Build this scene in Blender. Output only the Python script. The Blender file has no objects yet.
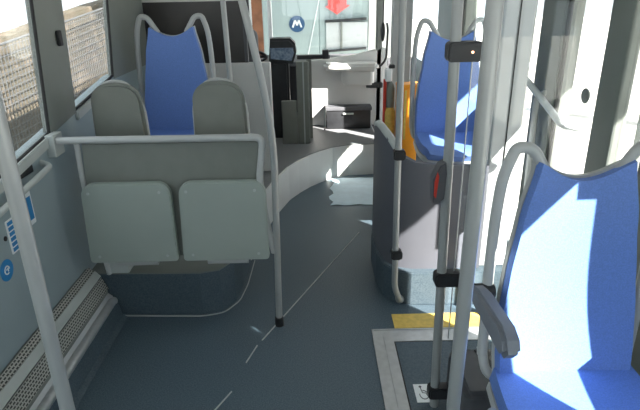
import bpy, bmesh, math, random
from mathutils import Vector, Matrix
random.seed(4)
SC = bpy.context.scene
COL = SC.collection

# ------------------------------------------------------------------ camera, sky, sun, exposure
cd = bpy.data.cameras.new('camera'); cam = bpy.data.objects.new('camera', cd); COL.objects.link(cam)
cd.sensor_width = 36.0; cd.lens = 531.4/640*36.0; cd.clip_start = 0.02
cam.matrix_world = Matrix(((0.999749, 0.021451, -0.006453, 0), (-0.013972, 0.372017, -0.928121, 0), (-0.017509, 0.927978, 0.372223, 1.6), (0, 0, 0, 1)))
SC.camera = cam
w = bpy.data.worlds.new('sky'); SC.world = w; w.use_nodes = True
bg = w.node_tree.nodes['Background']; bg.inputs[0].default_value = (0.86, 0.93, 1.0, 1); bg.inputs[1].default_value = 1.6
sl = bpy.data.lights.new('sun', 'SUN'); sl.energy = 24.0; sl.angle = math.radians(0.6); sl.color = (1.0, 0.93, 0.86)
SUN_DIR = Vector((-1.0, 1.0, -1.0))
so = bpy.data.objects.new('sun', sl); COL.objects.link(so); so.location = (4, -2, 5)
so.rotation_euler = SUN_DIR.to_track_quat('-Z', 'Y').to_euler()
SC.cycles.caustics_reflective = False
SC.view_settings.view_transform = 'Standard'; SC.view_settings.look = 'None'
SC.view_settings.exposure = 0.5; SC.view_settings.gamma = 1.0; SC.view_settings.use_curve_mapping = False

# ------------------------------------------------------------------ materials
def mat(name, col, rough=0.5, metal=0.0, var=0.0, scale=8.0, bump=0.0, bscale=60.0, col2=None, spec=0.5):
    m = bpy.data.materials.new(name); m.use_nodes = True; nt = m.node_tree
    b = nt.nodes['Principled BSDF']; b.inputs['Roughness'].default_value = rough; b.inputs['Metallic'].default_value = metal
    b.inputs['Specular IOR Level'].default_value = spec
    tc = nt.nodes.new('ShaderNodeTexCoord'); n = nt.nodes.new('ShaderNodeTexNoise'); n.inputs['Scale'].default_value = scale
    n.inputs['Detail'].default_value = 4; nt.links.new(tc.outputs['Object'], n.inputs['Vector'])
    r = nt.nodes.new('ShaderNodeValToRGB'); r.color_ramp.elements[0].position = 0.35; r.color_ramp.elements[1].position = 0.65
    a = col; c2 = col2 if col2 else tuple(min(1, c*(1+var)) for c in col); c1 = col if col2 else tuple(c*(1-var) for c in a)
    r.color_ramp.elements[0].color = (*c1, 1); r.color_ramp.elements[1].color = (*c2, 1)
    nt.links.new(n.outputs['Fac'], r.inputs[0]); nt.links.new(r.outputs[0], b.inputs['Base Color'])
    if bump:
        n2 = nt.nodes.new('ShaderNodeTexNoise'); n2.inputs['Scale'].default_value = bscale; nt.links.new(tc.outputs['Object'], n2.inputs['Vector'])
        bp = nt.nodes.new('ShaderNodeBump'); bp.inputs['Strength'].default_value = bump; bp.inputs['Distance'].default_value = 0.002
        nt.links.new(n2.outputs['Fac'], bp.inputs['Height']); nt.links.new(bp.outputs[0], b.inputs['Normal'])
    return m
def glass(name, tint=(1, 1, 1), refl=0.06, haze=0.0, hazecol=(0.8, 0.85, 0.9)):
    m = bpy.data.materials.new(name); m.use_nodes = True; nt = m.node_tree; nt.nodes.clear()
    out = nt.nodes.new('ShaderNodeOutputMaterial'); t = nt.nodes.new('ShaderNodeBsdfTransparent'); t.inputs[0].default_value = (*tint, 1)
    g = nt.nodes.new('ShaderNodeBsdfGlossy'); g.inputs['Roughness'].default_value = 0.02
    mx = nt.nodes.new('ShaderNodeMixShader'); mx.inputs[0].default_value = refl
    nt.links.new(t.outputs[0], mx.inputs[1]); nt.links.new(g.outputs[0], mx.inputs[2]); last = mx
    if haze:
        d = nt.nodes.new('ShaderNodeBsdfDiffuse'); d.inputs[0].default_value = (*hazecol, 1)
        m2 = nt.nodes.new('ShaderNodeMixShader'); m2.inputs[0].default_value = haze
        nt.links.new(mx.outputs[0], m2.inputs[1]); nt.links.new(d.outputs[0], m2.inputs[2]); last = m2
    nt.links.new(last.outputs[0], out.inputs[0]); return m
M = dict(
    floor=mat('floor_vinyl', (0.048, 0.080, 0.108), 0.5, scale=170, col2=(0.105, 0.148, 0.180)),
    cove=mat('cove_vinyl', (0.050, 0.080, 0.105), 0.6, scale=140, col2=(0.090, 0.125, 0.150)),
    seam_streak=mat('seam_weld_and_light_streak', (0.42, 0.45, 0.45), 0.5, var=0.05),  # podium weld colour, reused for the streak of light on the aisle floor
    wall=mat('wall_laminate', (0.30, 0.375, 0.405), 0.55, var=0.04, scale=3, bump=0.1),
    pillar=mat('pillar_plastic', (0.20, 0.22, 0.205), 0.6, var=0.05, scale=4),
    sill=mat('sill_plastic', (0.46, 0.50, 0.49), 0.5, var=0.04),
    rubber=mat('black_rubber', (0.015, 0.016, 0.017), 0.6, var=0.1),
    black=mat('black_plastic', (0.022, 0.024, 0.027), 0.45, var=0.15, scale=20),
    dark=mat('charcoal_plastic', (0.085, 0.09, 0.10), 0.6, var=0.08, scale=10, bump=0.15),
    pole=mat('grey_pole_paint', (0.34, 0.36, 0.36), 0.32, 0.15, var=0.03),
    frame=mat('seat_frame_paint', (0.46, 0.48, 0.48), 0.4, var=0.03),
    shell=mat('seat_back_shell', (0.20, 0.215, 0.195), 0.55, var=0.04, scale=12, bump=0.1),
    flap=mat('folding_flap', (0.34, 0.39, 0.36), 0.45, var=0.03, scale=5),
    blue=mat('blue_upholstery', (0.135, 0.25, 0.62), 0.6, var=0.10, scale=220, bump=0.25, bscale=300),
    white=mat('white_panel', (0.72, 0.73, 0.72), 0.5, var=0.03, scale=4),
    lgrey=mat('light_grey_panel', (0.52, 0.55, 0.57), 0.5, var=0.04, scale=4),
    alu=mat('brushed_aluminium', (0.55, 0.57, 0.58), 0.38, 0.5, var=0.06, scale=30),
    yellow=mat('yellow_strip', (0.70, 0.50, 0.12), 0.6, var=0.1, scale=40),
    orange=mat('orange_plastic', (0.85, 0.33, 0.02), 0.45, var=0.06),
    red=mat('red_plastic', (0.55, 0.04, 0.02), 0.45, var=0.06),
    stick=mat('sticker_white', (0.80, 0.84, 0.86), 0.45, var=0.02),
    stickb=mat('sticker_blue', (0.02, 0.22, 0.52), 0.45, var=0.02),
    navy=mat('logo_navy', (0.03, 0.09, 0.20), 0.45, var=0.05),
    redp=mat('red_vinyl', (0.80, 0.10, 0.09), 0.5, var=0.04),
    teal=mat('pale_teal_paint', (0.34, 0.42, 0.43), 0.6, var=0.02, scale=2),
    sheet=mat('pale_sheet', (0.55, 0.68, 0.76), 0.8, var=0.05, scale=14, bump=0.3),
    ceil=mat('ceiling_panel', (0.66, 0.67, 0.66), 0.7, var=0.02),
    ground=mat('pavement', (0.62, 0.60, 0.57), 0.9, var=0.1, scale=3),
    brick=mat('brown_render', (0.30, 0.13, 0.07), 0.8, var=0.35, scale=2.5),
    platform=mat('platform_vinyl', (0.19, 0.20, 0.21), 0.55, var=0.12, scale=120),
    gblack=mat('black_glass', (0.035, 0.032, 0.030), 0.35, var=0.1),
    led=None)
def emis(name, col, s):
    m = bpy.data.materials.new(name); m.use_nodes = True; b = m.node_tree.nodes['Principled BSDF']
    b.inputs['Base Color'].default_value = (*col, 1); b.inputs['Emission Color'].default_value = (*col, 1); b.inputs['Emission Strength'].default_value = s
    return m
M['led'] = emis('indicator_led', (1, 0.5, 0.3), 3)
M['glass'] = glass('window_glass', (0.93, 0.96, 0.95), 0.05)
M['dusty'] = glass('dusty_window_glass', (0.93, 0.95, 0.94), 0.05, 0.10, (0.8, 0.8, 0.78))
M['doorglass'] = glass('door_glass', (0.96, 0.96, 0.95), 0.05, 0.10, (0.9, 0.88, 0.85))
M['tint'] = glass('dark_tinted_glass', (0.05, 0.05, 0.055), 0.06)
M['screen'] = glass('clear_screen', (0.96, 0.98, 0.98), 0.03)
M['flash'] = mat('display_face', (0.09, 0.15, 0.24), 0.3, scale=45, col2=(0.28, 0.36, 0.46))
def grille_mat():
    m = bpy.data.materials.new('perforated_grille'); m.use_nodes = True; nt = m.node_tree; b = nt.nodes['Principled BSDF']
    tc = nt.nodes.new('ShaderNodeTexCoord'); mp = nt.nodes.new('ShaderNodeMapping'); mp.inputs['Rotation'].default_value = (0, 0, math.radians(90))
    br = nt.nodes.new('ShaderNodeTexBrick'); br.inputs['Scale'].default_value = 1; br.inputs['Brick Width'].default_value = 0.020; br.inputs['Row Height'].default_value = 0.012
    br.inputs['Mortar Size'].default_value = 0.003; br.inputs['Color1'].default_value = (0.03, 0.035, 0.035, 1); br.inputs['Color2'].default_value = (0.05, 0.055, 0.05, 1)
    br.inputs['Mortar'].default_value = (0.42, 0.43, 0.40, 1); br.offset = 0.5
    nt.links.new(tc.outputs['Object'], mp.inputs[0]); nt.links.new(mp.outputs[0], br.inputs[0]); nt.links.new(br.outputs[0], b.inputs['Base Color'])
    b.inputs['Roughness'].default_value = 0.6; return m
M['grille'] = grille_mat()
def fence_mat():
    m = bpy.data.materials.new('mesh_fence_hedge'); m.use_nodes = True; nt = m.node_tree; b = nt.nodes['Principled BSDF']; b.inputs['Roughness'].default_value = 0.9
    tc = nt.nodes.new('ShaderNodeTexCoord'); n = nt.nodes.new('ShaderNodeTexNoise'); n.inputs['Scale'].default_value = 5; n.inputs['Detail'].default_value = 8
    r = nt.nodes.new('ShaderNodeValToRGB'); r.color_ramp.elements[0].position = 0.38; r.color_ramp.elements[0].color = (0.075, 0.065, 0.045, 1)
    r.color_ramp.elements[1].position = 0.66; r.color_ramp.elements[1].color = (0.15, 0.12, 0.09, 1)
    e = r.color_ramp.elements.new(0.52); e.color = (0.08, 0.065, 0.045, 1)
    nt.links.new(tc.outputs['Object'], n.inputs['Vector']); nt.links.new(n.outputs[0], r.inputs[0]); nt.links.new(r.outputs[0], b.inputs['Base Color'])
    return m
M['hedge'] = fence_mat()

# ------------------------------------------------------------------ mesh helpers
def obj(name, bm, m, parent=None, smooth=False, loc=None):
    me = bpy.data.meshes.new(name); bm.normal_update(); bm.to_mesh(me); bm.free()
    if smooth:
        for p in me.polygons: p.use_smooth = True
    o = bpy.data.objects.new(name, me); COL.objects.link(o); me.materials.append(M[m] if isinstance(m, str) else m)
    if parent: o.parent = parent
    if loc: o.location = loc
    if smooth:
        try: me.set_sharp_from_angle(angle=math.radians(38))
        except Exception: pass
    return o
def tag(o, label=None, cat=None, group=None, kind=None):
    if label: o['label'] = label
    if cat: o['category'] = cat
    if group: o['group'] = group
    if kind: o['kind'] = kind
    return o
def struct(name, bm, m, parent=None, smooth=False):
    o = obj(name, bm, m, parent, smooth)
    if not parent: o['kind'] = 'structure'
    return o
def thing(name, label, cat, loc=(0, 0, 0), rz=0, group=None):
    o = bpy.data.objects.new(name, None); o.empty_display_size = 0.1; COL.objects.link(o); o.location = loc; o.rotation_euler = (0, 0, rz)
    return tag(o, label, cat, group)
def box(bm, x0, x1, y0, y1, z0, z1, bev=0.0, seg=2):
    r = bmesh.ops.create_cube(bm, size=1.0, matrix=Matrix.Translation(((x0+x1)/2, (y0+y1)/2, (z0+z1)/2)) @ Matrix.Diagonal((abs(x1-x0), abs(y1-y0), abs(z1-z0), 1)))
    if bev:
        es = list({e for v in r['verts'] for e in v.link_edges})
        bmesh.ops.bevel(bm, geom=es, offset=bev, segments=seg, affect='EDGES', profile=0.5)
    return bm
def B(*a, **k): return box(bmesh.new(), *a, **k)
def prism(bm, poly, axis, a, b, bev=0.0):
    """poly: 2D points in the two other axes (order xyz without axis), extruded a..b along axis"""
    def P(u, v, t): return {'x': (t, u, v), 'y': (u, t, v), 'z': (u, v, t)}[axis]
    v0 = [bm.verts.new(P(u, v, a)) for u, v in poly]; v1 = [bm.verts.new(P(u, v, b)) for u, v in poly]; n = len(poly)
    fs = [bm.faces.new(v0), bm.faces.new(v1)] + [bm.faces.new((v0[i], v0[(i+1) % n], v1[(i+1) % n], v1[i])) for i in range(n)]
    bmesh.ops.recalc_face_normals(bm, faces=fs)
    if bev:
        es = list({e for f in fs[:2] for e in f.edges}); bmesh.ops.bevel(bm, geom=es, offset=bev, segments=2, affect='EDGES')
    return bm
def rrect(x0, x1, y0, y1, r, n=6, rs=None):
    rs = rs or (r,)*4; pts = []
    for (cx, cy, a, rr) in ((x1, y1, 0, rs[0]), (x0, y1, 90, rs[1]), (x0, y0, 180, rs[2]), (x1, y0, 270, rs[3])):
        sx = cx-rr if cx == x1 else cx+rr; sy = cy-rr if cy == y1 else cy+rr
        for i in range(n+1):
            t = math.radians(a+90*i/n); pts.append((sx+rr*math.cos(t), sy+rr*math.sin(t)))
    return pts
def fillet(pts, r, n=6):
    P = [Vector(p) for p in pts]; out = [P[0]]
    for i in range(1, len(P)-1):
        a, b, c = P[i-1], P[i], P[i+1]; d = min(r, (a-b).length*0.48, (c-b).length*0.48)
        p, q = b+(a-b).normalized()*d, b+(c-b).normalized()*d
        for k in range(n+1):
            t = k/n; out.append((1-t)**2*p+2*t*(1-t)*b+t*t*q)
    out.append(P[-1]); return out
def tube(bm, pts, r, seg=14, caps=True, closed=False):
    P = [Vector(p) for p in pts]; n = len(P); rings = []; u = None
    for i in range(n):
        if closed: t = P[(i+1) % n]-P[i-1]
        else: t = P[min(i+1, n-1)]-P[max(i-1, 0)]
        t.normalize()
        if u is None: u = t.orthogonal().normalized()
        else: u = (u-t*u.dot(t)).normalized()
        v = t.cross(u); rr = r[i] if isinstance(r, (list, tuple)) else r
        rings.append([bm.verts.new(P[i]+(u*math.cos(2*math.pi*k/seg)+v*math.sin(2*math.pi*k/seg))*rr) for k in range(seg)])
    m = n if closed else n-1
    for i in range(m):
        a, b = rings[i], rings[(i+1) % n]
        for k in range(seg): bm.faces.new((a[k], a[(k+1) % seg], b[(k+1) % seg], b[k]))
    if caps and not closed: bm.faces.new(rings[0][::-1]); bm.faces.new(rings[-1])
    return bm
def T(pts, r, **k): return tube(bmesh.new(), pts, r, **k)
def lathe(bm, prof, c=(0, 0, 0), seg=24, axis='z'):
    rings = []
    for (r, h) in prof:
        ring = []
        for k in range(seg):
            a = 2*math.pi*k/seg; x, y = r*math.cos(a), r*math.sin(a)
            p = {'z': (x, y, h), 'y': (x, h, y), 'x': (h, x, y)}[axis]
            ring.append(bm.verts.new(Vector(c)+Vector(p)))
        rings.append(ring)
    for i in range(len(rings)-1):
        for k in range(seg): bm.faces.new((rings[i][k], rings[i][(k+1) % seg], rings[i+1][(k+1) % seg], rings[i+1][k]))
    bm.faces.new(rings[0]); bm.faces.new(rings[-1]); bmesh.ops.recalc_face_normals(bm, faces=bm.faces[:]); return bm
def slab(bm, grid, thick):
    """grid[i][j] of Vectors -> closed shell displaced along its normals"""
    n, m = len(grid), len(grid[0])
    def nrm(i, j):
        a = grid[min(i+1, n-1)][j]-grid[max(i-1, 0)][j]; b = grid[i][min(j+1, m-1)]-grid[i][max(j-1, 0)]; return a.cross(b).normalized()
    F = [[bm.verts.new(grid[i][j]) for j in range(m)] for i in range(n)]
    G = [[bm.verts.new(grid[i][j]-nrm(i, j)*thick) for j in range(m)] for i in range(n)]
    for i in range(n-1):
        for j in range(m-1):
            bm.faces.new((F[i][j], F[i+1][j], F[i+1][j+1], F[i][j+1])); bm.faces.new((G[i][j+1], G[i+1][j+1], G[i+1][j], G[i][j]))
    for i in range(n-1):
        bm.faces.new((F[i][0], G[i][0], G[i+1][0], F[i+1][0])); bm.faces.new((F[i+1][m-1], G[i+1][m-1], G[i][m-1], F[i][m-1]))
    for j in range(m-1):
        bm.faces.new((F[0][j+1], G[0][j+1], G[0][j], F[0][j])); bm.faces.new((F[n-1][j], G[n-1][j], G[n-1][j+1], F[n-1][j+1]))
    bmesh.ops.recalc_face_normals(bm, faces=bm.faces[:]); return bm
def lerp(tab, t):
    for (a, va), (b, vb) in zip(tab, tab[1:]):
        if t <= b:
            s = (t-a)/(b-a); s = s*s*(3-2*s)*0.5+s*0.5; return va+(vb-va)*s
    return tab[-1][1]

# ------------------------------------------------------------------ the bus shell
CZ = 2.25; XL = -1.2; XR = 1.15; YB = -2.6; YF = 6.3
struct('floor', B(XL-.06, XR+.06, YB, YF, -0.06, 0), 'floor')
struct('ceiling', B(XL-.06, XR+.06, YB, YF, CZ, CZ+0.06), 'ceil')
def sz(y): return 0.965+0.145*(y-1.93)
bm = bmesh.new()
prism(bm, [(YB, 0), (3.40, 0), (3.40, sz(3.25)), (3.25, sz(3.25)), (1.2, sz(1.2)), (YB, sz(1.2))], 'x', XL-.06, XL)
prism(bm, [(3.40, 0), (YF, 0), (YF, 1.0), (3.40, 1.0)], 'x', XL-.06, XL)
prism(bm, [(3.40, .99), (4.3, .99), (4.3, 1.17), (3.40, 1.17)], 'x', XL-.06, XL)
struct('wall_left', bm, 'wall')
bm = bmesh.new()
def lpil(y0b, y1b, y0t, y1t, zt=2.02): prism(bm, [(y0b, sz(min(y0b, 3.2))-.01), (y1b, sz(min(y1b, 3.2))-.01), (y1t, zt), (y0t, zt)], 'x', XL-.03, XL+.006)
lpil(2.37, 2.66, 2.52, 2.79)
lpil(3.255, 4.3, 3.46, 4.3)
lpil(0.75, 0.95, .85, 1.05)
prism(bm, [(YB, .82), (YB+.3, .82), (YB+.3, 2.02), (YB, 2.02)], 'x', XL-.07, XL+.012)
prism(bm, [(YB, 2.0), (YF, 2.0), (YF, CZ), (YB, CZ)], 'x', XL-.07, XL+.01)
struct('trim_1', bm, 'pillar')
bm = bmesh.new()
prism(bm, [(0.95, sz(.95)-.045), (2.36, sz(2.36)-.045), (2.36, sz(2.36)), (0.95, sz(.95))], 'x', XL-.03, XL+.016, bev=.004)
prism(bm, [(2.66, sz(2.66)-.05), (3.20, sz(3.2)-.05), (3.20, sz(3.2)-.008), (2.66, sz(2.66)-.008)], 'x', XL-.03, XL+.016, bev=.004)
struct('trim_2', bm, 'sill')
def lwin(n, y0, y1, t0, t1, zb0, zb1):
    w = thing('window_%d' % n, None, None, (0, 0, 0)); w['kind'] = 'structure'
    obj('pane', prism(bmesh.new(), [(y0, zb0), (y1, zb1), (t1, 2.01), (t0, 2.01)], 'x', XL-.018, XL-.014), 'dusty', w)
    P = [(XL-.004, y0, zb0), (XL-.004, y1, zb1), (XL-.004, t1, 2.01), (XL-.004, t0, 2.01)]
    P = [Vector(p) for p in P]; c = sum(P, Vector())/4; bm = bmesh.new()
    for i in range(4): tube(bm, [P[i], P[(i+1) % 4]], .008, seg=8)
    obj('gasket', bm, 'rubber', w)
lwin(1, .95, 2.37, 1.05, 2.52, sz(.95), sz(2.37)); lwin(2, 2.66, 3.255, 2.79, 3.46, sz(2.66), sz(3.25))
lwin(3, 4.3, 6.0, 4.3, 6.0, 1.0, 1.0); lwin(4, -2.3, .75, -2.3, .85, sz(1.2), sz(1.2)-.04)
# window latch on the left pillar
tag(obj('window_latch', B(XL+.006, XL+.024, 2.595, 2.63, 1.385, 1.455, bev=.006), 'rubber'), 'small brown catch on grey pillar between left windows', 'latch')

# right side: low wall, posts, door glass
bm = bmesh.new()
box(bm, XR, XR+.06, YB, 1.42, 0, .80); box(bm, XR, XR+.012, .60, .780, .8, 2.0); box(bm, XR, XR+.06, 1.20, 1.36, .8, 2.0); box(bm, XR, XR+.06, 1.0, 1.06, 1.44, 2.0); box(bm, XR, XR+.06, 1.06, 1.2, 1.34, 2.0); box(bm, XR, XR+.06, YB, 1.22, 1.62, 2.0); box(bm, XR, XR+.06, 4.50, 5.15, 0, 2.0); box(bm, XR, XR+.03, 4.21, 4.50, 1.95, 2.0); box(bm, XR, XR+.06, 5.15, 5.6, 0, .3); box(bm, XR, XR+.06, 3.05, 4.25, 0, 0.95); box(bm, XR, XR+.06, 5.6, YF, 0, .9)  # unseen strips round the near window are added to stop stray sun
box(bm, XR, XR+.06, YB, YF, 2.0, CZ)
struct('wall_right', bm, 'wall')
bm = bmesh.new()
for y0, y1 in ((YB, YB+.2), (1.36, 1.52), (2.51, 2.76), (3.05, 3.20), (4.15, 4.21), (4.50, 4.58)): box(bm, XR-.02, XR+.07, y0, y1, 0, 2.02, bev=.006)
struct('trim_3', bm, 'pillar')
w5 = thing('window_5', None, None); w5['kind'] = 'structure'
obj('pane', B(XR+.03, XR+.036, 0.69, 1.21, .80, 2.0), 'glass', w5)
bm = bmesh.new(); box(bm, XR-.01, XR+.05, 0.69, 1.21, 1.54, 1.66, bev=.006); box(bm, XR, XR+.05, 0.69, 1.21, .78, .82)
box(bm, XR+.02, XR+.05, 1.035, 1.150, .8, 2.0); obj('window_frame', bm, 'pillar', w5)
w8 = thing('window_8', None, None); w8['kind'] = 'structure'
obj('pane', B(XR+.03, XR+.036, YB+.2, .60, .80, 2.0), 'glass', w8)
w6 = thing('window_6', None, None); w6['kind'] = 'structure'
obj('pane', B(XR+.03, XR+.036, 3.2, 4.15, .95, 2.0), 'glass', w6)
bm = bmesh.new(); box(bm, XR, XR+.05, 3.62, 3.68, .95, 2.0); obj('window_frame', bm, 'pillar', w6)
# middle door : two glazed leaves
d1 = thing('door_1', None, None); d1['kind'] = 'structure'
for (a, b) in ((1.53, 2.00), (2.165, 2.505), (2.765, 3.045)):
    obj('pane', B(XR+.03, XR+.037, a, b, .10, 1.98), 'doorglass', d1)
bm = bmesh.new(); box(bm, XR, XR+.05, 2.0, 2.165, .84, 2.0, bev=.01); box(bm, XR+.01, XR+.04, 2.06, 2.09, 0, 1.0); box(bm, XR, XR+.06, 1.53, 3.045, 0, .10); box(bm, XR+.005, XR+.035, 1.53, 1.80, .10, 1.30); obj('door_frame', bm, 'pillar', d1)  # solid panel in the first leaf is added to keep sun off the aisle
bm = bmesh.new()
for (y, z) in ((2.279, 1.165), (2.80, 1.06)):
    lathe(bm, [(.0, 0), (.032, 0), (.034, .004), (.026, .012), (.0, .013)][1:4], (XR+.012, y, z), 20, 'x')
for v in bm.verts: pass
obj('door_lock', bm, 'pillar', d1)
obj('door_rubber', T([(XR-.002, 2.50, .1), (XR-.002, 2.50, 1.98)], .012), 'rubber', d1)
tag(obj('door_grab_bar', T(fillet([(XR+.02, 2.96, 1.215), (XR-.05, 2.93, 1.20), (XR-.05, 2.31, 1.03), (XR+.02, 2.29, 1.02)], .05), .017), 'stick'), 'pale slanting grab bar across the bright side door', 'grab bar')
tag(obj('door_handrail', T(fillet([(XR+.02, 2.60, 1.13), (XR-.06, 2.60, 1.11), (XR-.06, 2.56, .35), (XR+.02, 2.56, .33)], .05), .015), 'frame'), 'upright pale handrail on dark post of the side door', 'handrail')
# tall grey side cladding beyond the door
pb = thing('pillar_cladding', 'tall pale grey upright panel standing at right of yellow-edged podium', 'panel', (0, 0, 0))
obj('panel', B(.875, 1.02, 2.56, 2.70, .20, 2.25, bev=.008), 'lgrey', pb)
obj('joint_strip', B(.945, .950, 2.556, 2.56, .20, 2.25), 'rubber', pb)
obj('base_frame', B(.85, 1.03, 2.548, 2.558, .205, .235), 'frame', pb)

cp = thing('added_sun_shade', 'unseen flat grey slab added to shade the side door from sun', 'sun_shade', (2.0, 2.6, -.32))  # added out of view, outline skewed to cut the sun through the door
bm = bmesh.new(); prism(bm, [(-.72, -1.35), (.09, -2.17), (.09, .68), (-.72, 1.45)], 'z', 2.36, 2.42); obj('shade_slab', bm, 'lgrey', cp)
obj('post', B(.0, .06, -2.0, -1.94, 0, 2.36), 'pillar', cp); obj('post', B(.0, .06, .56, .62, 0, 2.36), 'pillar', cp)

cp2 = thing('added_sun_shade', 'unseen grey slab added to shade the window behind the near blue seat', 'sun_shade', (2.0, -1.5, -.32))  # second added slab out of view, blocks sun through the rear right window
bm = bmesh.new(); prism(bm, [(-.72, -2.6), (.65, -2.6), (.65, .62), (-.72, 2.0)], 'z', 2.42, 2.48); obj('shade_slab', bm, 'lgrey', cp2)
obj('post', B(.55, .61, -2.0, -1.94, 0, 2.42), 'pillar', cp2); obj('post', B(.55, .61, .40, .46, 0, 2.42), 'pillar', cp2)
# ------------------------------------------------------------------ podiums
bm = bmesh.new()
pod = [(-1.2, 2.47), (-.62, 2.45), (-.52, 2.48), (-.46, 2.58), (-.44, 2.75), (-.43, 3.05), (-.37, 3.5), (-.31, 3.8), (-.22, 4.115), (-.14, 4.28), (-.055, 4.422), (.05, 4.55), (.157, 4.653), (.30, 4.72), (.60, 4.75), (.60, 6.2), (-1.2, 6.2)]
low = pod[:6]+[(-1.2, 3.05)]
prism(bm, low, 'z', 0, .245)
struct('trim_4', bm, 'cove')
bm = bmesh.new(); prism(bm, [(-1.2, 3.05)]+pod[5:], 'z', 0, .285); struct('trim_5', bm, 'white')
bm = bmesh.new(); q = [(x-(.012 if x > -1.19 else 0), y+.012) for x, y in pod]
prism(bm, low, 'z', .245, .252); struct('trim_6', bm, 'pillar')
prism_top = bmesh.new(); prism(prism_top, [(-1.2, 3.05)]+q[5:], 'z', .285, .291); struct('trim_7', prism_top, 'platform')
# pale welded seam round the podium foot and along its edge
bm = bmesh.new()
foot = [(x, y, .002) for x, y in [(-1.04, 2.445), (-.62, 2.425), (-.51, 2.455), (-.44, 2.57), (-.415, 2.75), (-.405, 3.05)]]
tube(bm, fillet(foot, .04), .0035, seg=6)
struct('trim_8', bm, 'seam_streak')
bm = bmesh.new()  # pale strips crossing the aisle imitate a broken streak of light
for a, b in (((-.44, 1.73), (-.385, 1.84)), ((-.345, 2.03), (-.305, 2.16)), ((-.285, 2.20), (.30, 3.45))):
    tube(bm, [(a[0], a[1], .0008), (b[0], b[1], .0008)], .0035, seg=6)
struct('floor_light_streak', bm, 'seam_streak')
# right podium
bm = bmesh.new()
rp = [(.62, 4.0), (.60, 3.2), (.42, 3.08), (.34, 3.02), (.34, 2.75), (.365, 2.60), (.42, 2.52), (.50, 2.49), (1.15, 2.47), (1.15, 4.0)]
prism(bm, rp, 'z', 0, .20, bev=.006)
struct('trim_10', bm, 'cove')
tag(obj('hazard_strip', B(.385, .93, 2.275, 2.40, .0, .004), 'yellow'), 'yellow warning strip on floor at foot of right podium', 'floor strip')
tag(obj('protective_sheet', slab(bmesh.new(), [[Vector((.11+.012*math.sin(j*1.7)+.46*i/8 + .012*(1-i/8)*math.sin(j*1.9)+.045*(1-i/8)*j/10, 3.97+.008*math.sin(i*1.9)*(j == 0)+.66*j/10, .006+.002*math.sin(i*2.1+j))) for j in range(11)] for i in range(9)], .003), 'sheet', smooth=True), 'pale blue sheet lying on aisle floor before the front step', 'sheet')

# ------------------------------------------------------------------ heater along the left wall
ht = thing('wall_heater', 'long grey heater housing with perforated vents along the left floor edge', 'heater', (XL, 0, 0))
def hprof(pts, nm, m):
    bm = bmesh.new(); prism(bm, [(x-XL if False else x-XL, z) for x, z in pts], 'y', .2, 2.44); return obj(nm, bm, m, ht)
hprof([(-1.2, .0), (-1.2, .225), (-1.085, .13), (-1.085, .0)], 'casing', 'lgrey')
def strip(p, q, nm, m, t=.004, y0=.2, y1=2.445):
    d = Vector((q[0]-p[0], 0, q[1]-p[1])); L = d.length; bm = B(0, L, y0, y1, 0, t); o = obj(nm, bm, m, ht)
    o.location = (p[0]-XL, 0, p[1]); o.rotation_euler = (0, -math.atan2(d.z, d.x), 0); return o
hprof([(-1.2, .225), (-1.2, .292), (-1.188, .292), (-1.147, .252), (-1.143, .19)], 'vent_body', 'pillar')
strip((-1.188, .296), (-1.162, .270), 'vent_grille', 'grille')
strip((-1.162, .272), (-1.134, .242), 'rail_edge', 'sill', t=.008)
strip((-1.132, .238), (-1.106, .172), 'vent_grille', 'grille')
hprof([(-1.2, .0), (-1.13, .236), (-1.108, .17), (-1.10, .0)], 'vent_backing', 'pillar')
obj('kerb_tube', T([(.122, .25, .118), (.122, 2.40, .118), (.118, 2.43, .105)], .022), 'alu', ht, smooth=True)
obj('vinyl_skirt', prism(bmesh.new(), [(.10, 0), (.10, .10), (.135, .10), (.15, .012), (.175, .0)], 'y', .25, 2.44), 'cove', ht)

# ------------------------------------------------------------------ left wall details
rl = thing('wall_grab_handle', 'pale angular grab handle on the left wall below the window', 'handle', (XL, 2.1, .92))
obj('bar', T(fillet([(.0, -.35, -.055), (.05, -.35, -.05), (.05, .12, -.0), (.0, .14, .01)], .04), .013), 'sill', rl, smooth=True)
obj('recess', B(0, .006, -.16, .06, -.005, .055, bev=.003), 'rubber', rl)
def sticker(name, label, y0, y1, z0, z1, lines, vertical=False):
    t = thing(name, label, 'sticker', (XL, (y0+y1)/2, (z0+z1)/2)); w, h = (y1-y0)/2, (z1-z0)/2
    bm = bmesh.new(); prism(bm, rrect(-w, w, -h, h, .006), 'x', .0, .0015); obj('backing', bm, 'stick', t)
    bm = bmesh.new()
    for i in range(lines):
        zc = -h+(i+.7)*2*h/(lines+.4); box(bm, .0015, .0022, -w*.72, w*.72, zc-h*.72/lines, zc+h*.62/lines)
    obj('print', bm, 'stickb', t); return t
sticker('notice_sticker', 'white notice sticker with short blue lines on left wall, near the pole', 1.885, 1.965, .66, .80, 6)
sticker('notice_sticker', 'narrow upright blue and white notice sticker on left wall, right of pole', 2.045, 2.10, .71, .86, 1)
t = thing('round_sticker', 'round dark blue pictogram sticker low on the left wall', 'sticker', (XL, 1.825, .625))
obj('disc', lathe(bmesh.new(), [(.043, 0), (.043, .0015)], seg=32, axis='x'), 'stickb', t)
bm = bmesh.new()
tube(bm, [(.002, .016*math.cos(a/10*5.2), .016*math.sin(a/10*5.2)) for a in range(11)], .0028, seg=6); tube(bm, [(.002, -.005, .002), (.002, .008, .006), (.002, .006, -.008)], .0028, seg=6)
obj('pictogram', bm, 'stick', t)
tag(obj('wall_plug', lathe(bmesh.new(), [(.010, 0), (.010, .003), (.006, .004)], (XL, 1.865, .74), 16, 'x'), 'rubber'), 'small black round plug in left wall beside sticker', 'plug')

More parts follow.
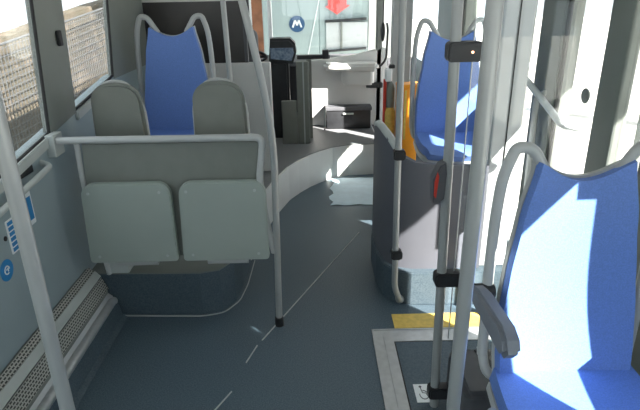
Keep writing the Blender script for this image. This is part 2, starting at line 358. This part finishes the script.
# ------------------------------------------------------------------ poles
def pole(name, label, pts, r=.0175, rad=.1, m='pole', group=None, cat='grab pole'):
    t = thing(name, label, cat, pts[0], group=group); o0 = Vector(pts[0])
    obj('tube', T(fillet([tuple(Vector(p)-o0) for p in pts], rad), r), m, t, smooth=True)
    return t, o0
pole('grab_pole', 'straight grey grab pole nearest the camera by left wall', [(-.545, .9, 0), (-.537, .9, CZ)], r=.015)
p, o0 = pole('grab_pole', 'slightly bent grey pole with black foot at end of folding seats', [(-.205, 2.33, .012), (-.187, 2.33, .97), (-.224, 2.33, 1.25), (-.42, 2.33, CZ)], r=.0165, rad=.14)
obj('rubber_foot', lathe(bmesh.new(), [(.022, -.012), (.022, .035), (.019, .04)]), 'rubber', p)
pole('grab_pole', 'thin grey pole rising between left blue seat and black glass', [(-.500, 3.3, .291), (-.525, 3.3, CZ)], r=.016)
def clamp(par, o, z, x=None, y=None, w=.10, right=True, h=.06, r=.03, led=False, mt='black', dx=0.0):
    c = Vector((x, y, z))-o
    bm = bmesh.new(); prism(bm, rrect(-.028+dx, w+dx, -h/2, h/2, .016), 'y', -.026, .026, bev=.006)
    ob = obj('clamp', bm, mt, par, smooth=True, loc=c)
    if led: obj('indicator', lathe(bmesh.new(), [(.004, 0), (.004, .003)], (.048, -.031, .0), 12, 'y'), 'led', ob)
    return ob
p, o0 = pole('grab_pole', 'grey pole with black clamps and red stop button left of near seat', [(.468, 1.73, 0), (.434, 1.73, CZ)], r=.0175)
clamp(p, o0, 1.418, .447, 1.73, w=.085, h=.062, led=True)
clamp(p, o0, .602, .459, 1.73, w=.075, h=.055)
clamp(p, o0, .075, .467, 1.73, w=.085, h=.055)
sb = obj('stop_button_housing', prism(bmesh.new(), [(-.03, -.075), (-.012, -.08), (.008, -.06), (.012, .03), (.006, .07), (-.012, .06), (-.034, .01)], 'y', -.032, .026, bev=.006), 'dark', p, smooth=True, loc=Vector((.432, 1.73, .99))-o0)
obj('stop_button', prism(bmesh.new(), [(-.030, -.045), (-.022, -.055), (-.016, .025), (-.022, .04), (-.030, .005)], 'y', -.040, -.031, bev=.003), 'red', sb)
gs = thing('glass_screen', 'clear glass draught screen clamped to pole beside near blue seat', 'glass screen', (.505, 1.733, .27))
bm = bmesh.new(); prism(bm, rrect(0, .60, 0, 1.31, .06), 'y', -.003, .003); obj('pane', bm, 'screen', gs)
obj('edge_trim', T([(.0, 0, .06), (.0, 0, 1.25)], .0022, seg=6), 'alu', gs)
p, o0 = pole('grab_pole', 'thick grey pole nearest the blue seat, curving right at its foot', [(.50, 1.20, .455), (.42, 1.10, .50), (.349, 1.10, .54), (.354, 1.10, 1.2), (.357, 1.10, CZ)], r=.0175, rad=.08)
p, o0 = pole('grab_pole', 'thin grey aisle pole with two black clamps before right podium', [(.445, 2.50, .04), (.440, 2.45, .05), (.405, 2.45, .13), (.400, 2.45, .5), (.385, 2.45, CZ)], r=.016, rad=.07)
clamp(p, o0, .87, .396, 2.45, w=.03, h=.05, dx=.004); clamp(p, o0, .335, .402, 2.45, w=.03, h=.05, dx=.004)
obj('end_plate', lathe(bmesh.new(), [(.024, 0), (.024, .02), (.018, .03)], (.445-.445, 0.0, -.01), 16, 'y'), 'pole', p)

# ------------------------------------------------------------------ folding bench, left
fb = thing('folding_bench', 'grey framed pair of folded tip-up seats facing the aisle area', 'folding seats', (-.65, 2.35, 0))
F = lambda x, y, z: (x+.65, y-2.35, z)
fp = fillet([F(-1.19, 2.34, 1.0), F(-.235, 2.34, .997), F(-.262, 2.335, .80), F(-.245, 2.335, .60), F(-.212, 2.335, .42)], .045)
obj('top_rail', T(fp, .0165), 'frame', fb, smooth=True)
obj('side_tube', T(fillet([F(-1.085, 2.36, .985), F(-1.09, 2.36, .80), F(-1.05, 2.37, .30)], .08), .012), 'frame', fb, smooth=True)
bm = bmesh.new(); prism(bm, [(-.425, .40), (.40, .40), (.405, .80), (.40, .975), (-.415, .975), (-.43, .8)], 'y', .012, .03, bev=.004)
obj('back_panel', bm, 'shell', fb)
for (x0, x1) in ((-1.102, -.675), (-.652, -.235)):
    bm = bmesh.new()
    pl = rrect(x0+.65, x1+.65, .395, .80, .05, rs=(.06, .06, .018, .018))
    pl = [(x+(.012 if x < (x0+x1)/2+.65 else 0)*((z-.385)/.415)*1.4, z) for x, z in pl]
    prism(bm, pl, 'y', -.045, -.005, bev=.006)
    f = obj('seat_flap', bm, 'flap', fb, smooth=True)
    bm = bmesh.new()
    for sx in (x0+.05, x1-.05):
        for z in (.43, .755): obj('rivet', lathe(bmesh.new(), [(.007, -.001), (.007, .001), (.005, .002)], (sx+.65, -.0465, z), 10, 'y'), 'sill', f)
    obj('hinge', T([((x0+x1)/2+.65-.10, .0, .37), ((x0+x1)/2+.65+.10, .0, .37)], .013), 'frame', f)
for cx, wd in ((-.975, .248), (-.472, .255)):
    bm = bmesh.new(); xl, xr = cx-wd/2, cx+wd/2
    pl = rrect(xl+.65, xr+.65, .70, 1.205, .09, n=8, rs=(.095, .095, .02, .02))
    pl = [(x*1.0+(-.012 if x < cx+.65 else .012)*(1-(z-.7)/.5), z) for x, z in pl]
    prism(bm, pl, 'y', .27, .315, bev=.014)
    o = obj('backrest', bm, 'shell', fb, smooth=True)
    bm = bmesh.new(); tube(bm, fillet([(xr+.65+.010, .30, .74), (xr+.65+.004, .30, 1.10), (cx+.65+.06, .30, 1.212), (cx+.65-.06, .30, 1.212), (xl+.65-.004, .30, 1.10), (xl+.65-.010, .30, .74)], .10), .008, seg=8)
    obj('piping', bm, 'frame', o)
    bm = bmesh.new(); box(bm, cx+.65-.03, cx+.65+.03, .28, .31, .252, .72); box(bm, cx+.65-.03, cx+.65+.03, .03, .29, .55, .60); obj('bracket', bm, 'dark', fb)
bm = bmesh.new(); box(bm, -.40, -.30, .02, .14, .30, .365, bev=.008); obj('foot_bracket', bm, 'sill', fb)
obj('wall_bracket', B(-.55, -.51, -.04, .05, .93, 1.03, bev=.005), 'sill', fb)
# ------------------------------------------------------------------ blue seats
def make_seat(label, loc, rz, arm=False, ped=.45):
    t = thing('passenger_seat', label, 'seat', loc, rz, 'blue passenger seats')
    wid = [(0, .200), (.15, .205), (.35, .200), (.5, .188), (.75, .165), (1.0, .130)]
    Hb, Ht = .44, 1.145
    def back(n, m, off=0, inset=0.0):
        g = []
        for i in range(n):
            v = i/(n-1); row = []
            for j in range(m):
                u = -1+2*j/(m-1); wv = lerp(wid, v)-inset
                x = u*wv; top = Ht-.058*(1-u*u)**1.3
                z = Hb+(top-inset-Hb)*v
                y = -.055+.075*v-.03*(1-u*u)*math.sin(v*math.pi)*.2 + .028*(u*u)*-1*(1-v*.5)+.018*math.sin(v*math.pi*1.2)+off
                row.append(Vector((x, y, z)))
            g.append(row)
        return g
    obj('backrest', slab(bmesh.new(), back(22, 19), -.03), 'blue', t, smooth=True)
    obj('back_shell', slab(bmesh.new(), [[Vector((p.x*1.03, p.y+.034, p.z+.004)) for p in r] for r in back(18, 15)], -.018), 'frame', t, smooth=True)
    g = []
    for i in range(16):
        v = i/15; row = []
        for j in range(15):
            u = -1+2*j/14; wv = .215+.01*math.sin(v*math.pi)-.03*max(0, v-.8)*5*.4
            x = u*wv; y = -.05-.41*v; z = .475-.02*math.sin(v*2.6)+.018*u*u-.035*max(0, v-.82)**2*30
            row.append(Vector((x, y, z)))
        g.append(row)
    obj('cushion', slab(bmesh.new(), g, .05), 'blue', t, smooth=True)
    g2 = [[Vector((p.x*1.05, p.y*1.0, p.z-.055)) for p in r] for r in g]
    obj('seat_pan', slab(bmesh.new(), g2, .03), 'frame', t, smooth=True)
    for s in (-1, 1):
        pts = [(s*.235, .01, .50), (s*.240, .02, .80), (s*.235, .03, .98), (s*.225, .035, 1.10), (s*.195, .035, 1.185), (s*.150, .032, 1.18), (s*.112, .03, 1.12), (s*.09, .03, 1.085)]
        obj('grab_handle', T(fillet(pts, .06), .0165), 'frame', t, smooth=True)
    bm = bmesh.new(); tube(bm, fillet([(-.235, .02, .52), (-.225, -.02, .43), (.225, -.02, .43), (.235, .02, .52)], .05), .016); obj('frame_tube', bm, 'frame', t, smooth=True)
    bm = bmesh.new(); prism(bm, [(-.36, .40), (-.05, .42), (-.03, .0), (-.22, .0)], 'x', -.07, .07, bev=.01); obj('pedestal', bm, 'dark', t)
    if arm:
        a = obj('armrest', prism(bmesh.new(), [(.02, .0), (.0, .022), (-.05, .034), (-.23, .038), (-.275, .018), (-.29, -.015), (-.265, -.045), (-.18, -.040), (-.03, -.03)], 'x', -.024, .024, bev=.011), 'frame', t, smooth=True, loc=(-.272, .01, .735))
        a.data.materials[0] = M['armgrey']; a.rotation_euler = (0, 0, math.radians(2))
        obj('pivot', lathe(bmesh.new(), [(.024, -.03), (.024, .03)], (.02, .0, .0), 18, 'x'), 'black', a)
    return t
M['armgrey'] = mat('armrest_grey', (0.22, 0.24, 0.275), 0.5, var=0.05)
make_seat('near blue passenger seat with grey armrest, partly in sunlight', (.76, 1.40, .0035), 0, arm=True)
sA = make_seat('blue passenger seat on left podium behind the folding bench', (-.895, 3.53, .291), 0)
sB = make_seat('blue passenger seat on right podium behind the dark curved screen', (.89, 3.52, .235), 0)
for s_ in (sA, sB):
    for c_ in s_.children:
        if c_.name.startswith('back'): c_.scale = (1.06, 1, .978)
# dark housing under the near seat
hb = thing('heater_box', 'dark moulded box on floor beside base of near blue seat', 'equipment box', (.55, 1.5, .0035))
obj('casing', prism(bmesh.new(), rrect(-.03, .55, .0, .28, .03), 'z', 0, .25, bev=.02), 'dark', hb, smooth=True)
obj('hatch', prism(bmesh.new(), [(.10, .03), (.10, .225), (.17, .225), (.17, .11), (.13, .03)], 'y', -.008, .0, bev=.003), 'black', hb)
bm = bmesh.new(); prism(bm, [(.07, .255), (.20, .255), (.20, .06), (.14, .06)], 'z', .25, .254); obj('lid', bm, 'black', hb)

# ------------------------------------------------------------------ ramp plate in the floor
rmp = thing('wheelchair_ramp_plate', 'floor ramp plate with wide aluminium frame beside right seat', 'ramp plate', (.27, 2.25, 0))
def fr(bm, x0, x1, y0, y1, z0, z1): box(bm, x0-.27, x1-.27, y0-2.25, y1-2.25, z0, z1)
bm = bmesh.new(); fr(bm, .265, 1.12, 2.165, 2.262, 0, .004); fr(bm, .265, .365, 1.3, 2.165, 0, .004); fr(bm, .265, .275, 1.3, 2.262, 0, .009); fr(bm, .265, 1.12, 2.255, 2.262, 0, .009); fr(bm, .318, .322, 1.3, 2.2, .004, .007)
obj('frame', bm, 'alu', rmp)
bm = bmesh.new(); fr(bm, .372, 1.12, 1.3, 2.158, 0, .003); obj('plate', bm, 'cove', rmp)
bm = bmesh.new(); fr(bm, .365, .372, 1.3, 2.165, 0, .001); fr(bm, .365, 1.12, 2.158, 2.165, 0, .001); obj('gap_seal', bm, 'rubber', rmp)
st = thing('wheelchair_sticker', 'small white square pictogram sticker on the floor ramp plate', 'sticker', (.435, 1.80, .003))
obj('backing', B(-.032, .032, -.055, .055, 0, .0015), 'stick', st)
bm = bmesh.new()
tube(bm, [(.004+.018*math.cos(a), -.012+.026*math.sin(a), .002) for a in [i*.42 for i in range(-8, 5)]], .002, seg=6)
tube(bm, [(-.004, .03, .002), (0, .0, .002), (.014, -.002, .002), (.022, -.03, .002)], .002, seg=6); lathe(bm, [(.006, .0015), (.006, .0028)], (-.004, .038, 0), 10)
obj('pictogram', bm, 'dark', st)

# ------------------------------------------------------------------ curved dark screen on the right podium
cs = thing('curved_partition', 'dark rounded partition on right podium with pale top edge', 'partition', (.35, 2.6, .2))
def path_off(p, d):
    out = []
    for i in range(len(p)):
        a = Vector(p[max(i-1, 0)]); b = Vector(p[min(i+1, len(p)-1)]); t = (b-a).normalized(); n = Vector((-t.y, t.x)); out.append(tuple(Vector(p[i])+n*d))
    return out
cpath = [(.345, 3.03), (.343, 2.93), (.347, 2.78), (.37, 2.65), (.42, 2.565), (.50, 2.535), (.62, 2.53), (.87, 2.53)]
outer = path_off(cpath, 0.0); inner = path_off(cpath, .035)
topz = [.88, .91, .92, .90, .83, .80, .785, .775]
bm = bmesh.new()
def ribbon(bm, A, Bp, zb, zt):
    n = len(A); V = []
    for i in range(n):
        V.append([bm.verts.new((A[i][0]-.35, A[i][1]-2.6, zb-.2)), bm.verts.new((A[i][0]-.35, A[i][1]-2.6, zt[i]-.2)), bm.verts.new((Bp[i][0]-.35, Bp[i][1]-2.6, zt[i]-.2)), bm.verts.new((Bp[i][0]-.35, Bp[i][1]-2.6, zb-.2))])
    for i in range(n-1):
        for k in range(4): bm.faces.new((V[i][k], V[i][(k+1) % 4], V[i+1][(k+1) % 4], V[i+1][k]))
    bm.faces.new(V[0]); bm.faces.new(V[-1]); bmesh.ops.recalc_face_normals(bm, faces=bm.faces[:]); return bm
M['partn'] = mat('partition_laminate', (0.11, 0.118, 0.14), 0.55, var=0.05, scale=5)
obj('screen_panel', ribbon(bm, outer, inner, .2, topz), 'partn', cs, smooth=True)
bm = bmesh.new(); tube(bm, fillet([((a[0]+b[0])/2-.35, (a[1]+b[1])/2-2.6, z-.2) for a, b, z in zip(outer, inner, topz)][:5], .05), .021, seg=10)
obj('edge_trim', bm, 'sill', cs, smooth=True)

# ------------------------------------------------------------------ driver's bulkhead
bh = thing('bulkhead_partition', 'white and black glass bulkhead behind left seat, closing the driver area', 'partition', (-.75, 4.0, .29))
bm = bmesh.new(); box(bm, -.45, .435, 0, .04, 0.001, .84, bev=.01); obj('lower_panel', bm, 'white', bh)
bm = bmesh.new(); box(bm, -.45, .25, 0.005, .03, .84, 1.262); obj('glass_panel', bm, 'gblack', bh); obj('glass_backing', B(-.45, .24, .05, .06, .84, 1.27), 'black', bh)
obj('header', B(-.45, .25, 0, .04, 1.262, 1.955), 'white', bh)
obj('bulkhead_post', B(.25, .275, .0, .04, .84, 1.955), 'dark', bh)
ds = thing('driver_seat', 'dark driver seat glimpsed between bulkhead and cabin door', 'seat', (-.66, 4.50, .291))
bm = bmesh.new(); box(bm, -.25, .25, -.1, .38, .32, .46, bev=.05, seg=3); obj('cushion', bm, 'dark', ds, smooth=True)
bm = bmesh.new(); box(bm, -.23, .23, -.22, -.10, .40, 1.05, bev=.05, seg=3); obj('backrest', bm, 'dark', ds, smooth=True)
bm = bmesh.new(); box(bm, -.15, .15, -.05, .3, 0, .33, bev=.03); obj('base', bm, 'black', ds)
obj('buckle', B(.26, .30, .05, .13, .30, .45, bev=.01), 'red', ds)
ic = thing('instrument_binnacle', 'dark rounded instrument hood with bluish display near steering wheel', 'instrument panel', (-.29, 5.0, .29))
pl = [(-.12, .72), (.10, .70), (.135, .80), (.125, .88), (.08, .925), (-.10, .925)]
obj('hood', prism(bmesh.new(), pl, 'y', 0, .2, bev=.02), 'black', ic, smooth=True)
obj('display', prism(bmesh.new(), [(-.10, .75), (.09, .73), (.115, .80), (.105, .845), (-.10, .845)], 'y', -.004, .002), 'flash', ic)
obj('column', prism(bmesh.new(), [(-.16, 0), (.06, 0), (.06, .72), (-.10, .72)], 'y', .02, .18, bev=.02), 'black', ic)
sw = thing('steering_wheel', 'black bus steering wheel behind the bulkhead', 'steering wheel', (-.66, 5.22, 1.04))
bm = bmesh.new(); tube(bm, [(.21*math.cos(a*math.pi/16), .21*math.sin(a*math.pi/16), 0) for a in range(32)], .015, closed=True, seg=10); r1 = obj('rim', bm, 'black', sw, smooth=True)
bm = bmesh.new(); lathe(bm, [(.05, -.02), (.05, .015)])
for a in (0, 2.09, 4.19): tube(bm, [(0, 0, 0), (.2*math.cos(a), .2*math.sin(a), 0)], .012, seg=8)
tube(bm, [(0, 0, 0), (0, .0, -.5)], .03, seg=12)
obj('spokes', bm, 'black', sw); sw.rotation_euler = (math.radians(-22), 0, 0)
cdz = thing('cabin_door', 'grey-green upright cabin door edge beside the driver area', 'door', (-.10, 4.80, .29))
obj('post', B(-.055, .055, 0, .05, 0, .745, bev=.01), 'shell', cdz)
obj('leaf', B(-.20, -.06, .01, .045, .0, .40, bev=.008), 'shell', cdz)
obj('edge_strip', B(.0, .012, -.008, .0, .0, .74), 'sill', cdz)
tm = thing('ticket_machine', 'small black ticket machine arm beside the instrument hood', 'ticket machine', (-.02, 5.0, 1.03))
bm = bmesh.new(); box(bm, -.13, .17, 0, .05, .0, .035, bev=.008); obj('arm', bm, 'black', tm); obj('head', B(.10, .16, -.02, .06, .0, .08, bev=.01), 'black', tm); obj('mount', B(-.05, 0, .0, .04, -.74, 0), 'shell', tm)

# ------------------------------------------------------------------ dashboard / front panel
db = thing('front_dashboard', 'white moulded front dashboard with rounded tray below the windscreen', 'dashboard', (.3, 5.5, .29))
bm = bmesh.new(); prism(bm, [(-.38, 0.001), (.43, 0.001), (.45, .765), (.40, .785), (.10, .715), (-.38, .66)], 'y', 0, .07, bev=.012)
obj('front_panel', bm, 'white', db, smooth=True)
tp = rrect(-.33, .33, -.10, .10, .07, rs=(.02, .02, .09, .09))
bm = bmesh.new(); prism(bm, [(x*1.0-.0, y-.12) for x, y in rrect(-.20, .34, -.10, .14, .10, rs=(.01, .01, .12, .06))], 'z', .585, .655, bev=.025); obj('tray', bm, 'white', db, smooth=True)
bm = bmesh.new(); prism(bm, [(x, y-.06) for x, y in rrect(-.02, .30, -.11, .08, .06, rs=(.01, .01, .07, .05))], 'z', .44, .59, bev=.02); obj('tray_box', bm, 'white', db, smooth=True)
obj('top_shelf', B(-1.30, .47, .09, .78, .60, .65, bev=.01), 'dark', db)
obj('side_console', B(-1.35, -.62, .08, .70, 0.001, .66, bev=.02), 'black', db)
cr = thing('black_crate', 'black plastic box sitting on grey floor below the white dashboard', 'box', (.345, 5.36, .291))
obj('body', B(-.225, .225, -.02, .13, 0, .215, bev=.012), 'black', cr, smooth=True)
obj('lid', B(-.235, .235, -.03, .13, .19, .225, bev=.006), 'dark', cr); obj('handle', B(-.06, .05, -.038, -.028, .15, .17, bev=.004), 'sill', cr)
tag(obj('crate_strap', T([(.10, 5.31, .292), (.10, 5.305, .44), (.11, 5.31, .50)], .008, seg=8), 'sill'), 'thin pale upright bracket beside the black box', 'bracket')
hn = thing('curved_handrail', 'black curved handrail right of the white dashboard tray', 'handrail', (.62, 5.4, .80))
obj('bar', T(fillet([(-.13, .05, .07), (-.13, -.03, .075), (.03, -.03, .10), (.095, -.03, .17), (.105, -.02, .46), (.105, .06, .50)], .07), .011), 'black', hn, smooth=True)
db2 = thing('door_valve', 'small black knob block on white panel under the curved handrail', 'control', (.64, 5.48, .71))
obj('block', B(-.08, .06, -.03, .02, -.03, .025, bev=.012), 'black', db2); obj('knob', B(-.11, -.07, -.035, .0, -.025, 0, bev=.006), 'black', db2)
# grey column and door post on the front right
pf = struct('trim_11', B(.63, .69, 5.5, 5.6, .0, 2.25, bev=.01), 'pillar')
pf2 = struct('trim_12', B(.74, .93, 5.2, 5.28, .0, 2.25, bev=.01), 'lgrey')
mr = thing('oval_mirror', 'black oval mirror hanging on the front right post', 'mirror', (.66, 5.25, 1.24))
bm = bmesh.new(); bmesh.ops.create_uvsphere(bm, u_segments=20, v_segments=12, radius=1, matrix=Matrix.Diagonal((.022, .03, .09, 1))); obj('shell', bm, 'black', mr, smooth=True)
obj('stalk', T(fillet([(0, 0, .08), (.0, .0, .45), (.05, .1, 1.0)], .1), .007, seg=8), 'black', mr)
ob = thing('orange_box', 'orange box standing left of the right blue seat', 'box', (.79, 4.55, 0))
obj('body', B(-.085, .095, -.07, .07, .0, .86, bev=.015), 'orange', ob, smooth=True); obj('lid', B(-.09, .10, -.075, .075, .845, .87, bev=.006), 'orange', ob)
obj('stripe', B(-.03, -.012, -.074, -.07, .40, .82), 'yellow', ob)
ex = thing('fire_extinguisher', 'slim yellow and dark red extinguisher beside the orange box', 'extinguisher', (.655, 4.60, 0))
obj('body', lathe(bmesh.new(), [(.01, .30), (.045, .31), (.048, .36), (.048, .62), (.03, .67), (.015, .69)]), 'yellow', ex, smooth=True)
obj('neck', lathe(bmesh.new(), [(.036, .66), (.038, .82), (.026, .86), (.012, .88)]), 'shell', ex, smooth=True)
obj('band', B(-.06, -.035, -.02, .02, .40, .90, bev=.006), 'red', ex); obj('stand', B(-.05, .05, -.03, .05, 0, .31, bev=.01), 'dark', ex)
obj('valve', B(-.05, .01, -.03, .02, .88, .99, bev=.012), 'stick', ex); obj('valve_cap', B(-.02, .03, -.03, .02, .99, 1.02, bev=.006), 'black', ex)

# front wall with the windscreen
bm = bmesh.new(); box(bm, XL, XR, YF, YF+.06, 0, .88); box(bm, XL, XR, YF, YF+.06, 2.05, CZ); struct('wall_front', bm, 'dark')
ws = thing('window_7', None, None); ws['kind'] = 'structure'
obj('pane', B(XL, XR, YF+.02, YF+.026, .88, 2.05), 'glass', ws)
bm = bmesh.new(); box(bm, -.50, -.455, YF-.03, YF+.05, .88, 2.05, bev=.01); obj('window_frame', bm, 'stick', ws)
bm = bmesh.new(); box(bm, XL, XR, YB-.06, YB, 0, .9); box(bm, XL, XR, YB-.06, YB, 1.9, CZ); struct('wall_back', bm, 'wall')
# ------------------------------------------------------------------ outside
struct('ground', B(-30, 30, -20, 40, -.42, -.32), 'ground')
dr = thing('added_vehicle_shade', 'unseen grey slab on posts added to shade the teal vehicle outside', 'shade_slab', (0, 9, -.32))  # added overhead out of view so the teal vehicle stays in shade
obj('shade_slab', B(-5, 6.5, -3.0, 4, 3.9, 4.05), 'lgrey', dr); obj('post', B(6.2, 6.4, -2.8, -2.6, 0, 3.9), 'pillar', dr); obj('post', B(-4.8, -4.6, -2.8, -2.6, 0, 3.9), 'pillar', dr)
pv = thing('parked_vehicle', 'pale teal vehicle flank with round logo seen through windscreen', 'vehicle', (0, 9.0, -.32))
bm = bmesh.new()
box(bm, -.80, .10, 0, 1.2, .25, 2.9, bev=.02); box(bm, .10, 1.6, .02, 1.2, .25, 2.9, bev=.02)
obj('body', bm, 'teal', pv); obj('end_panel', B(.90, 1.6, -.01, .03, .3, 2.85), 'white', pv)
obj('window_band', B(.215, .88, -.012, .02, 1.04, 1.46), 'lgrey', pv)
obj('upper_rail', prism(bmesh.new(), [(.20, 1.46), (.86, 1.49), (.86, 1.53), (.20, 1.50)], 'y', -.05, .0), 'black', pv)
obj('lower_rail', prism(bmesh.new(), [(.20, 1.00), (.86, 1.04), (.86, 1.075), (.20, 1.035)], 'y', -.05, .0), 'black', pv)
obj('window_bar', B(.445, .475, -.04, .0, 1.04, 1.50), 'pillar', pv)
obj('door_seam', prism(bmesh.new(), [(.10, 1.80), (.115, 1.80), (-.08, .95), (-.095, .95)], 'y', -.012, .0), 'stick', pv)
lg = obj('logo_disc', lathe(bmesh.new(), [(.125, -.012), (.125, .0)], (-.252, 0, 1.448), 40, 'y'), 'navy', pv)
bm = bmesh.new()
for a, b in (((-.07, -.05), (-.03, .055)), ((-.03, .055), (0, -.02)), ((0, -.02), (.03, .055)), ((.03, .055), (.07, -.05))): tube(bm, [(-.252+a[0], -.016, 1.448+a[1]), (-.252+b[0], -.016, 1.448+b[1])], .015, seg=8)
obj('logo_letter', bm, 'stick', lg)
obj('red_arrow', prism(bmesh.new(), [(.24, 1.83), (.54, 1.83), (.54, 1.72), (.60, 1.72), (.39, 1.58), (.20, 1.70), (.25, 1.72)], 'y', -.012, .0), 'redp', pv)
bl = thing('brown_building', 'reddish brown building front seen past the bulkhead edge', 'building', (-2.4, 13.5, -.32))
bm = bmesh.new(); box(bm, -2.0, 1.2, 0, 1.5, 0, 6); obj('facade', bm, 'brick', bl)
for i, (x, z) in enumerate(((-.2, 1.2), (.55, 1.2), (-.2, 3.0), (.55, 3.0))):
    f = obj('window', B(x, x+.4, -.03, .02, z, z+1.1), 'stick', bl); obj('pane', B(x+.05, x+.35, -.04, -.03, z+.05, z+1.05), 'black', f)
fe = thing('mesh_fence', 'wire mesh fence in front of dry brown hedge outside left windows', 'fence', (-3.0, 0, -.32))
bm = bmesh.new(); prism(bm, [(-3, .2), (-3, 1.35), (5.3, 1.50), (8.3, 1.81), (12, 2.1), (12, 0), (-3, 0)], 'x', -.35, -.15); obj('hedge', bm, 'hedge', fe)
bm = bmesh.new()
def ftop(y): return 1.38+.019*(y+1) if y < 5.3 else 1.50+.09*(y-5.3)
y = -1.0
while y < 12: tube(bm, [(0, y, 0), (0, y, ftop(y))], .0045, seg=4, caps=False); y += .065
for k in range(20):
    f = (k+.5)/20; tube(bm, [(0, -1, f*ftop(-1)), (0, 5.3, f*ftop(5.3)), (0, 12, f*ftop(12))], .005, seg=4, caps=False)
tube(bm, [(0, -1, 1.38), (0, 5.3, 1.5), (0, 12, 2.1)], .012, seg=6)
obj('wire_mesh', bm, 'dark', fe)
